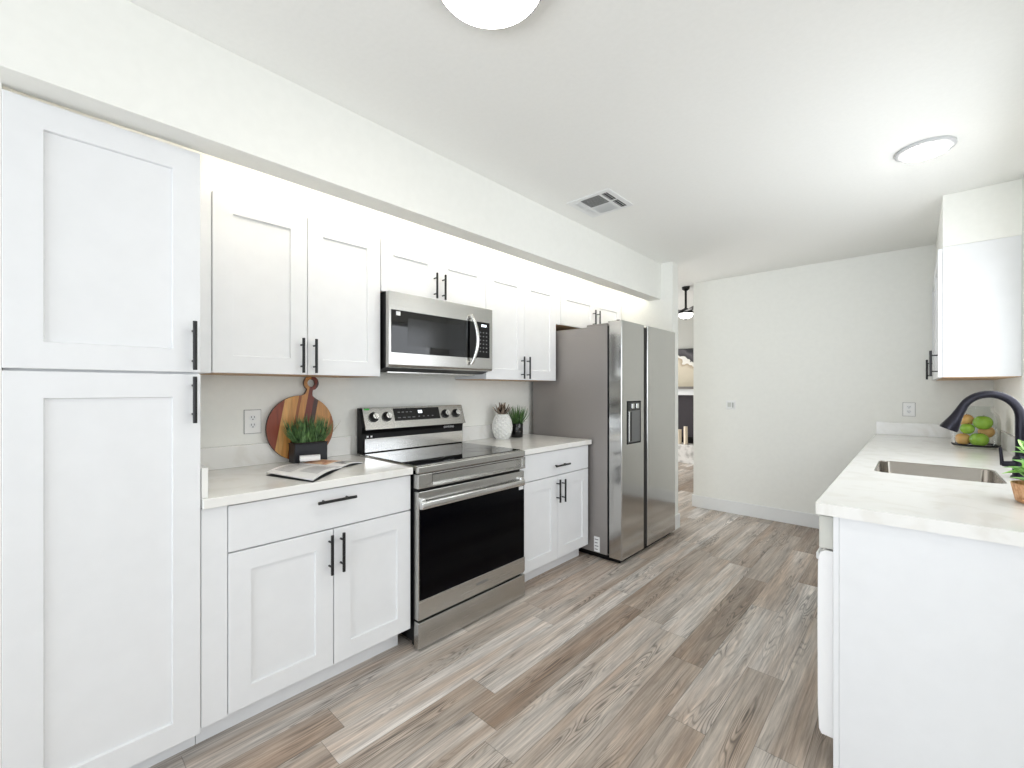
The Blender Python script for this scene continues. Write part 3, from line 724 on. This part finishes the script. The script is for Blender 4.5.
for nm, (a, b, c, d_), zf in (('left_pages', (A_, B_, C_, D_), zl), ('right_pages', (E_, C_*0+E_.lerp(B_, .12), C_, D_), zr)):
    if nm == 'right_pages': a, b, c, d_ = F_, E_, C_, D_
    bm = B()
    top = page(bm, a, b, c, d_, zf, .0008); bot = page(bm, a, b, c, d_, lambda u, v: max(0, zf(u, v)-.0035), -.0002, 1)
    nu, nv = 12, 8
    for i in range(nu):
        for j in (0, nv): bm.faces.new([top[i][j], top[i+1][j], bot[i+1][j], bot[i][j]]).material_index = 1
    for j in range(nv):
        for i in (0, nu): bm.faces.new([top[i][j], top[i][j+1], bot[i][j+1], bot[i][j]]).material_index = 1
    po = obj(nm, bm, [M['paper'], M['paperedge']], th, smooth=True)
    if nm == 'left_pages':
        tb = B()
        def patch(bm, u0, u1, v0, v1, off=.0014):
            g = []
            for i in range(5):
                row = []
                for j in range(5):
                    u, v = lerp(u0, u1, i/4), lerp(v0, v1, j/4); p = a.lerp(d_, u).lerp(b.lerp(c, u), v)
                    row.append(bm.verts.new((p.x, p.y, .9150+zf(u, v)+off)))
                g.append(row)
            for i in range(4):
                for j in range(4): bm.faces.new([g[i][j], g[i+1][j], g[i+1][j+1], g[i][j+1]])
        for k in range(15):
            if k not in (0,): patch(tb, .10+.052*k, .118+.052*k, .08, .44)
            if k > 2: patch(tb, .10+.052*k, .118+.052*k, .54, .92)
        obj('text_columns', tb, M['textgrey'], po)
    else:
        tb = B(); patch(tb, .30, .97, .05, .62); obj('food_photo', tb, M['photoorange'], po)
        tb = B(); patch(tb, .05, .75, .66, .95); obj('dark_photo', tb, M['photodark'], po)
bm = B(); prism(bm, [(A_.x, A_.y), (B_.x, B_.y), (C_.x, C_.y), (E_.x, E_.y), (F_.x, F_.y), (D_.x, D_.y)], 'z', .9141, .9149); obj('shadow_layer', bm, M['pageshadow'], th, label='dark layer standing in for shadow under the pages')  # dark sheet drawn as the shadow under the pages
# curled page at the back
bm = B(); prev = None; a = Vector((-2.305, .900)); b = Vector((-2.275, .990)); ax = (b-a).normalized(); pr = Vector((-ax.y, ax.x))
for k in range(15):
    ang = -.3+k*.27; r = .021
    p0 = a-pr*(r*math.cos(ang)*-1+.005); z = .943+r*math.sin(ang)
    p1 = b-pr*(r*math.cos(ang)*-1+.005)
    v0, v1 = bm.verts.new((p0.x, p0.y, z)), bm.verts.new((p1.x, p1.y, z))
    if prev: bm.faces.new([prev[0], prev[1], v1, v0])
    prev = (v0, v1)
obj('curled_page', bm, M['paper'], th, smooth=True)

# ------------------------------------------------------------------ outlets, switch
def receptacle(name, loc, normal, label, two=True, w=.075, h=.118):
    """built facing +x then rotated"""
    th = thing(name, loc, label, 'outlet' if 'outlet' in name else 'switch')
    rot = Matrix.Identity(4) if normal == '+x' else Matrix.Rotation(-PI/2, 4, 'Z')
    def put(nm, bm, m, par):
        bmesh.ops.transform(bm, matrix=rot, verts=bm.verts); bmesh.ops.translate(bm, verts=bm.verts, vec=Vector(loc)); return obj(nm, bm, m, par)
    bm = B(); box(bm, .0005, .006, -w/2, w/2, -h/2, h/2, .002); pl = put('cover_plate', bm, M['plate'], th)
    if two:
        for s in (-1, 1):
            bm = B(); prism(bm, [(.0165*math.cos(a)*1.0, s*.0195+.0140*math.sin(a)) for a in [2*PI*k/24 for k in range(24)]], 'x', .0061, .0075); sk = put('socket', bm, M['trim'], th)
            bm = B()
            for yy in (-.0065, .0065): box(bm, .0076, .0079, yy-.0012, yy+.0012, s*.0195+.000, s*.0195+.009)
            prism(bm, [(.0028*math.cos(a), s*.0195-.007+.0028*math.sin(a)) for a in [2*PI*k/10 for k in range(10)]], 'x', .0076, .0079)
            put('slots', bm, M['slot'], sk)
        bm = B(); box(bm, .0005, .0016, -w/2-.0022, w/2+.0022, -h/2-.0022, h/2+.0022); put('gasket_line', bm, M['greyprint'], th)
    return th, put
receptacle('wall_outlet', (XL, .739, 1.136), '+x', 'white duplex outlet on the wall left of the cutting board')
receptacle('wall_outlet', (-.036, YF, 1.133), '-y', 'white outlet on the far wall above the sink counter', h=.11)
th, put = receptacle('thermostat', (-1.423, YF, 1.136), '-y', 'small white wall control on the far wall near the opening', two=False, w=.10, h=.10)
th['category'] = 'thermostat'
bm = B(); box(bm, .0062, .014, -.038, .038, -.036, .036, .002); put('face', bm, M['trim'], th)
bm = B(); box(bm, .0142, .0148, -.030, .006, -.020, .026); put('screen', bm, mat('lcd', (206, 208, 202), .4), th)
bm = B(); box(bm, .0142, .0148, .014, .028, -.026, .026); put('buttons', bm, mat('button_grey', (178, 180, 176), .5), th)

# ------------------------------------------------------------------ ceiling fittings
def disc_light(c, R, label, ring_m, depth=.024, ringw=.006, drop=0, lens='lens1'):
    th = thing('ceiling_light', (c[0], c[1], ZC), label, 'ceiling light')
    bm = B(); lathe(bm, [(0, -.001), (R, -.001), (R, -depth*.7), (R-ringw*.4, -depth), (R-ringw, -depth), (R-ringw, -depth+.004), (0, -depth+.004)], (c[0], c[1], ZC), 72); obj('ring', bm, ring_m, th, smooth=True)
    r = R-ringw-.0008
    bm = B(); lathe(bm, [(0, -depth+.003), (r, -depth+.003), (r*.98, -depth-.004-drop*.6), (r*.7, -depth-.008-drop), (0, -depth-.010-drop)], (c[0], c[1], ZC), 64); obj('diffuser', bm, M[lens], th, smooth=True)
    return th
disc_light((-.885, .866), .158, 'large round white ceiling light with thin grey rim at the top edge', M['nickel'], .032, .005)
disc_light((.036, 2.945), .112, 'round white recessed-style ceiling light near the right-hand wall cabinet', mat('satin_ring', (196, 197, 198), .5), .014, .024, .008, 'lens2')
disc_light((.9, -1.4), .154, 'unseen round fill light added on the ceiling behind the camera', M['nickel'], .032, .005, 0, 'lens_fill')  # unseen disc added over the dining area for fill

# ceiling vent
vx0, vx1, vy0, vy1 = -1.622, -1.318, 2.262, 2.572
th = thing('ceiling_vent', ((vx0+vx1)/2, (vy0+vy1)/2, ZC), 'square white ceiling vent beside the header above the range wall', 'vent')
bm = B(); box(bm, vx0, vx1, vy0, vy1, ZC-.006, ZC-.0005, .002); pl = obj('frame', bm, M['trim'], th)
def louvre(x0, x1, y0, y1, along, m, n_):
    bm = B(); box(bm, x0, x1, y0, y1, ZC-.0072, ZC-.0062); c = obj('cavity', bm, m, th)
    bm = B()
    for k in range(n_):
        t = (k+.5)/n_
        if along == 'y': xx = lerp(x0, x1, t); prism(bm, [(xx-.003, ZC-.0074), (xx+.0045, ZC-.013), (xx+.006, ZC-.0125), (xx-.0015, ZC-.0074)], 'y', y0, y1)
        else: yy = lerp(y0, y1, t); prism(bm, [(yy+.004, ZC-.0074), (yy-.004, ZC-.0115), (yy-.0035, ZC-.0122), (yy+.0055, ZC-.0074)], 'x', x0, x1)
    obj('slats', bm, M['trim'], c)
louvre(-1.535, -1.405, 2.295, 2.420, 'x', M['vent_dark'], 8)
louvre(-1.385, -1.350, 2.295, 2.405, 'y', M['slot'], 2)
louvre(-1.385, -1.350, 2.425, 2.540, 'y', M['slot'], 2)
louvre(-1.535, -1.405, 2.435, 2.540, 'x', M['trim'], 7)
louvre(-1.590, -1.555, 2.295, 2.405, 'y', M['trim'], 2)
louvre(-1.590, -1.555, 2.425, 2.540, 'y', M['trim'], 2)

# LED strip hidden behind the header (the glow above the wall cabinets)
th = thing('led_strip_light', (-1.89, 2.17, 2.40), 'warm strip light along the back of the header above the wall cabinets', 'strip light')
bm = B(); box(bm, -1.895, -1.8735, .42, 3.92, 2.385, 2.425, .001); obj('channel', bm, M['trim'], th)
bm = B(); box(bm, -1.900, -1.8955, .43, 3.91, 2.390, 2.420); obj('led_tape', bm, M['led'], th)

# ------------------------------------------------------------------ right run
RF2 = -.204
th = thing('base_cabinet', (.12, 3.65, 0), 'white sink base cabinets under the right-hand quartz counter', 'cabinet')
bm = B(); box(bm, RF2+.021, XR-.002, 2.462, YF-.002, .10, .60, .001)
box(bm, RF2+.021, -.158, 2.462, 3.2, .601, .873); box(bm, RF2+.021, XR-.002, 3.202, YF-.002, .601, .873); obj('body', bm, M['cab'], th)
bm = B(); box(bm, -.12, XR-.002, 2.462, YF-.002, 0, .10); obj('toe_kick', bm, M['cab'], th)
for (a, b) in ((2.463, 2.86), (2.86, 3.26), (3.26, 3.82), (3.82, 4.38), (4.38, 4.93)):
    slab('-x', RF2-.002, a, b, .700, .870, th); d = shaker('-x', RF2-.002, a, b, .105, .697, th); pull('-x', RF2-.002, b-.03 if a < 2.8 else a+.03, .6, .16, True, d)
bm = B(); box(bm, RF2, RF2+.016, 1.829, 1.847, 0, .8735, .001); box(bm, RF2+.0165, XR-.002, 1.830, 1.847, 0, .8735, .001)
tag(obj('end_panel', bm, M['cab'], origin=(.1, 1.84, 0)), 'large white end panel closing the sink counter at the lower right', 'end panel')
# dishwasher: door edge seen from the side
th = thing('dishwasher', (.1, 2.15, 0), 'white dishwasher with a bowed door beside the white end panel', 'dishwasher')
bm = B(); box(bm, RF2+.002, XR-.03, 1.850, 2.458, .08, .866); obj('body', bm, M['plate'], th)
bm = B(); box(bm, -.247, RF2+.001, 1.851, 2.457, .748, .862, .004); obj('control_panel', bm, mat('dishwasher_panel', (206, 206, 198), .35), th)
prof = [(RF2+.001, .742), (-.228, .742), (-.244, .732), (-.2495, .70), (-.251, .50), (-.250, .20), (-.247, .115), (-.240, .100), (RF2+.001, .100)]
bm = B(); prism(bm, prof, 'y', 1.851, 2.457, .002); d = obj('door', bm, mat('dishwasher_white', (246, 246, 246), .12), th)
bm = B(); box(bm, -.262, -.252, 1.90, 2.41, .690, .716, .004); box(bm, -.255, -.240, 1.92, 1.94, .692, .714); box(bm, -.255, -.240, 2.37, 2.39, .692, .714); obj('handle', bm, M['trim'], d)
bm = B(); box(bm, -.15, RF2+.06, 1.852, 2.456, .01, .078); obj('kick_plate', bm, M['blackplastic'], th)

# countertop with sink cut-out
SX0, SX1, SY0, SY1 = -.143, .279, 2.668, 3.125
def rrect(x0, x1, y0, y1, r, n_=8):
    pts = []
    for cx, cy, a0 in ((x1-r, y0+r, -PI/2), (x1-r, y1-r, 0), (x0+r, y1-r, PI/2), (x0+r, y0+r, PI)):
        for k in range(n_+1): a = a0+PI/2*k/n_; pts.append((cx+r*math.cos(a), cy+r*math.sin(a)))
    return pts
th = thing('countertop', (.1, 3.3, .874), 'long white quartz countertop around the sink on the right', 'countertop')
bm = B(); outer = [(-.250, 1.806), (XR-.002, 1.806), (XR-.002, YF-.002), (-.250, YF-.002)]; inner = rrect(SX0-.001, SX1+.001, SY0-.001, SY1+.001, .046)
lv = []
for z in (.874, .914):
    vo = [bm.verts.new((x, y, z)) for x, y in outer]; vi = [bm.verts.new((x, y, z)) for x, y in inner]
    es = [bm.edges.new((a, b)) for l in (vo, vi) for a, b in zip(l, l[1:]+l[:1])]
    bmesh.ops.triangle_fill(bm, edges=es, use_beauty=True); lv.append((vo, vi))
for q in (0, 1):
    a, b = lv[0][q], lv[1][q]; k = len(a)
    for i in range(k): bm.faces.new([a[i], a[(i+1) % k], b[(i+1) % k], b[i]])
obj('slab', bm, M['quartz'], th)
bm = B(); box(bm, -.247, XR-.022, YF-.021, YF-.001, .9143, 1.020, .0015); obj('backsplash', bm, M['quartz'], th)
bm = B(); box(bm, XR-.021, XR-.001, 1.82, YF-.001, .9143, 1.020, .0015); obj('side_splash', bm, M['quartz'], th)

# sink
th = thing('kitchen_sink', (.065, 2.905, .704), 'undermount stainless steel sink basin in the right-hand counter', 'sink')
bm = B(); loops = []
for (z, ins, r) in [(.9137, -.0005, .045), (.9139, .003, .045), (.910, .006, .045), (.73, .012, .045), (.708, .030, .040), (.704, .16, .02)]:
    loops.append([bm.verts.new((x, y, z)) for x, y in rrect(SX0+ins, SX1-ins, SY0+ins, SY1-ins, r)])
for a, b in zip(loops, loops[1:]):
    k = len(a)
    for i in range(k): bm.faces.new([a[i], a[(i+1) % k], b[(i+1) % k], b[i]])
bm.faces.new(loops[-1])
obj('basin', bm, M['sinksteel'], th, smooth=True)
bm = B(); lathe(bm, [(.042, 0), (.040, .003), (.024, .001), (0, .001)], (.065, 2.905, .7045), 28); obj('drain', bm, M['steelbright'], th, smooth=True)

# faucet
FXx, FYy = .338, 2.90
th = thing('faucet', (FXx, FYy, .9143), 'tall dark bronze gooseneck faucet with pull-down sprayer and side lever', 'faucet')
bm = B(); lathe(bm, [(0, 0), (.030, 0), (.030, .006), (.026, .010), (.024, .012), (.024, .085), (.020, .092), (.015, .098), (0, .098)], (FXx, FYy, .9145), 32); obj('base', bm, M['faucet'], th, smooth=True)
pts = [(FXx, FYy, 1.01), (FXx, FYy, 1.09), (FXx, FYy, 1.16)]
R_ = .092; cz = 1.178; cx = FXx-R_
for k in range(19):
    a = math.radians(0+158*k/18); pts.append((cx+R_*math.cos(a), FYy-.010*k/18, cz+R_*1.10*math.sin(a)))
bm = B(); tube(bm, pts, .0165, 18); obj('spout', bm, M['faucet'], th, smooth=True)
e0 = Vector(pts[-1]); dv = (Vector(pts[-1])-Vector(pts[-2])).normalized(); dv = Vector((dv.x, dv.y, dv.z)).normalized()
bm = B(); tube(bm, [e0-dv*.005, e0+dv*.02, e0+dv*.05, e0+dv*.104, e0+dv*.112], [.0172, .0185, .022, .034, .0325], 20); obj('spray_head', bm, M['faucet'], th, smooth=True)
bm = B(); tube(bm, [(FXx-.015, FYy-.006, .975), (FXx-.05, FYy-.008, .972), (FXx-.056, FYy-.008, .972)], [.013, .012, .009], 14)
tube(bm, [(FXx-.054, FYy-.008, .966), (FXx-.056, FYy-.008, 1.0), (FXx-.060, FYy-.008, 1.045)], [.007, .006, .0055], 12); obj('lever', bm, M['faucet'], th, smooth=True)

# glass jar with fruit
JX, JY, JR = .297, 4.225, .114; JZ = .9145
th = thing('glass_jar', (JX, JY, JZ), 'large clear glass jar of fruit standing behind the faucet', 'jar')
bm = B()
pro = [(0, 0), (JR*.80, 0), (JR*.96, .012), (JR, .035), (JR, .17), (JR*.93, .215), (JR*.74, .245), (JR*.70, .262), (JR*.74, .275)]
lathe(bm, pro, (JX, JY, JZ), 56)
lathe(bm, [(max(0, r-.004), z+.004 if i < 2 else z) for i, (r, z) in enumerate(pro)], (JX, JY, JZ), 56)
obj('glass', bm, M['glass'], th, smooth=True)
bm = B(); lathe(bm, [(JR*.97, .012), (JR*1.006, .020), (JR*1.006, .026), (JR*.99, .026)], (JX, JY, JZ), 56); obj('base_ring', bm, M['black'], th, smooth=True)
def fruit(name, c, r, m, label, cat, group=None):
    th = thing(name, c, label, cat, group)
    pr = []
    for k in range(17):
        a = -PI/2+PI*k/16; rr = math.cos(a)*r*(1+.06*math.sin(a)); z = math.sin(a)*r
        dim = math.exp(-(rr/(r*.28))**2)*r*.12
        z -= math.copysign(dim, z) if abs(a) > .8 else 0
        pr.append((max(rr, 0), z))
    pr[0] = (0, pr[0][1]); pr[-1] = (0, pr[-1][1])
    bm = B(); lathe(bm, pr, c, 28); obj('flesh', bm, m, th, smooth=True)
    bm = B(); tube(bm, [(c[0], c[1], c[2]+r*.72), (c[0]+.003, c[1], c[2]+r*.86), (c[0]+.006, c[1], c[2]+r*1.05)], .0016, 6); obj('stem', bm, M['stem'], th)
fruit('apple', (JX+.012, JY-.046, JZ+.056), .046, M['apple'], 'lowest green apple at the front of the glass jar', 'apple')
fruit('apple', (JX-.040, JY-.030, JZ+.124), .036, M['apple'], 'green apple at the left of the glass jar, between the other two', 'apple')
fruit('apple', (JX+.030, JY-.034, JZ+.168), .047, M['apple'], 'topmost and largest green apple in the glass jar', 'apple')
fruit('peach', (JX-.058, JY+.020, JZ+.050), .040, M['peach'], 'peach-coloured fruit at the bottom left of the glass jar', 'fruit')
fruit('peach', (JX-.044, JY+.034, JZ+.180), .040, M['peach'], 'peach-coloured fruit at the top left of the glass jar', 'fruit')
fruit('peach', (JX+.052, JY+.040, JZ+.104), .040, M['peach'], 'peach-coloured fruit at the right of the glass jar behind the apples', 'fruit')

# potted plant by the sink
QX, QY, QZ = .324, 2.285, .9145
th = thing('potted_plant', (QX, QY, QZ), 'bright green leafy plant in a low terracotta pot at the right edge', 'potted plant')
bm = B(); lathe(bm, [(0, 0), (.062, 0), (.070, .006), (.080, .060), (.081, .066), (.076, .066), (.073, .050), (0, .048)], (QX, QY, QZ), 44); obj('pot', bm, M['wicker'], th, smooth=True)
bm = B()
def leaf(bm, b0, dirv, ln, wd, droop):
    dirv = Vector(dirv).normalized(); side = dirv.cross(Vector((0, 0, 1)))
    side = side.normalized() if side.length > .01 else Vector((1, 0, 0))
    fr = []; b0 = Vector(b0)
    for i in range(7):
        t = i/6; p = b0+dirv*ln*t+Vector((0, 0, -droop*t*t)); ww = wd*math.sin(PI*min(.97, .06+.92*t**.8))
        fr.append((bm.verts.new(p-side*ww+Vector((0, 0, ww*.35))), bm.verts.new(p), bm.verts.new(p+side*ww+Vector((0, 0, ww*.35)))))
    for f0, f1 in zip(fr, fr[1:]):
        bm.faces.new([f0[0], f0[1], f1[1], f1[0]]); bm.faces.new([f0[1], f0[2], f1[2], f1[1]])
for k in range(46):
    a = random.uniform(0, 2*PI); r = random.uniform(.0, .05); el = random.uniform(-.1, 1.2)
    z = QZ+random.uniform(.06, .17); x, y = QX+r*math.cos(a), QY+r*math.sin(a)
    leaf(bm, (x, y, z), (math.cos(a)*math.cos(el), math.sin(a)*math.cos(el), math.sin(el)), random.uniform(.05, .08), random.uniform(.017, .026), random.uniform(.005, .02))
for k in range(14):
    a = random.uniform(0, 2*PI); r = random.uniform(.01, .045)
    tube(bm, [(QX+r*.5*math.cos(a), QY+r*.5*math.sin(a), QZ+.049), (QX+r*math.cos(a), QY+r*math.sin(a), QZ+random.uniform(.09, .14))], .0018, 6)
obj('foliage', bm, M['leaf'], th)

# right wall cabinet
th = thing('wall_cabinet', (.27, 4.33, 1.372), 'white wall cabinet on the right above the fruit jar, seen end-on', 'cabinet')
bm = B(); box(bm, .1255, XR-.001, 3.735, YF-.002, 1.3755, 2.1670, .001); obj('body', bm, M['cab'], th)
bm = B(); box(bm, .127, XR-.002, 3.737, YF-.004, 1.372, 1.3753); obj('bottom_panel', bm, M['maple'], th, label='raw maple underside')
for a, b, hy in ((3.735, 4.335, 3.765), (4.335, 4.94, 4.91)):
    d = shaker('-x', .104, a, b, 1.374, 2.160, th); pull('-x', .104, hy, 1.462, .160, True, d)

# ------------------------------------------------------------------ living room seen through the opening
th = thing('ceiling_fan', (-2.43, 6.33, 2.78), 'ceiling fan with black rod and white light bowl beyond the opening', 'ceiling fan')
fc = (-2.43, 6.33, 2.78)
bm = B(); lathe(bm, [(0, -.001), (.055, -.001), (.05, -.035), (.02, -.055), (0, -.055)], fc, 28); obj('canopy', bm, M['black'], th, smooth=True)
bm = B(); tube(bm, [(fc[0], fc[1], 2.73), (fc[0], fc[1], 2.46)], .016, 14); obj('downrod', bm, M['black'], th, smooth=True)
bm = B(); lathe(bm, [(0, -.31), (.03, -.31), (.085, -.345), (.10, -.365), (.10, -.385), (0, -.385)], fc, 32); obj('motor', bm, M['black'], th, smooth=True)
bm = B(); lathe(bm, [(.0, -.386), (.098, -.386), (.098, -.41), (.08, -.44), (.04, -.458), (0, -.462)], fc, 32); obj('light_bowl', bm, M['lampbowl'], th, smooth=True)
bm = B(); lathe(bm, [(0, -.463), (.02, -.463), (.018, -.475), (0, -.478)], fc, 16); obj('finial', bm, M['black'], th, smooth=True)
for k in range(5):
    a = math.radians(20+72*k); bm = B(); box(bm, .09, .62, -.065, .065, -.004, .004, .003)
    bmesh.ops.transform(bm, matrix=Matrix.Translation((fc[0], fc[1], 2.78-.362)) @ Matrix.Rotation(a, 4, 'Z') @ Matrix.Rotation(.18, 4, 'X'), verts=bm.verts); obj('blade', bm, M['black'], th)
FPY = 8.13
th = thing('fireplace', (-3.2, 8.37, 0), 'white fireplace with dark firebox, mantel shelf and stone hearth beyond the opening', 'fireplace')
bm = B(); box(bm, -4.2, -3.72, FPY, 8.599, .31, 1.19); box(bm, -2.72, -2.05, FPY, 8.599, .31, 1.19); box(bm, -4.2, -2.05, FPY, 8.599, 1.195, 1.31); obj('surround', bm, M['trim'], th)
bm = B(); box(bm, -4.25, -2.02, FPY-.10, 8.599, 1.312, 1.352, .004); obj('mantel_shelf', bm, mat('mantel_grey', (120, 116, 110), .6), th)
bm = B(); box(bm, -3.718, -2.722, 8.30, 8.599, .312, 1.193); obj('firebox', bm, M['firebox'], th)
bm = B(); box(bm, -4.3, -2.0, FPY-.42, 8.599, 0, .309, .006); obj('hearth', bm, M['stone'], th)
bm = B(); box(bm, -3.7, -2.75, FPY-.06, FPY-.04, .316, .42); box(bm, -3.7, -2.75, FPY-.062, FPY-.038, .42, .432); obj('fender', bm, M['black'], th)
for i, (u, h, r) in enumerate([(-3.285, .20, .03), (-3.165, .26, .042), (-3.045, .32, .035)]):
    c = (u, FPY-.20, .3095); lb = ['shortest ivory candle on the hearth, at the left', 'middle ivory candle on the hearth', 'tallest ivory candle on the hearth, at the right'][i]
    th = thing('candle', c, lb, 'candle', None)
    bm = B(); lathe(bm, [(0, .0), (r, .0), (r, h), (r*.6, h+.002), (0, h-.004)], c, 24); obj('wax', bm, M['candle'], th, smooth=True)
    bm = B(); tube(bm, [(c[0], c[1], c[2]+h-.004), (c[0]+.002, c[1], c[2]+h+.02)], .002, 6); obj('wick', bm, M['slot'], th)
th = thing('framed_artwork', (-3.2, 8.50, 1.354), 'large abstract dark and beige canvas leaning above the mantel shelf', 'artwork')
bm = B(); box(bm, -3.9, -2.5, 8.52, 8.55, 1.356, 2.08); obj('canvas', bm, M['art'], th)
bm = B(); box(bm, -3.915, -2.485, 8.551, 8.575, 1.354, 2.095, .002); obj('frame', bm, M['black'], th)
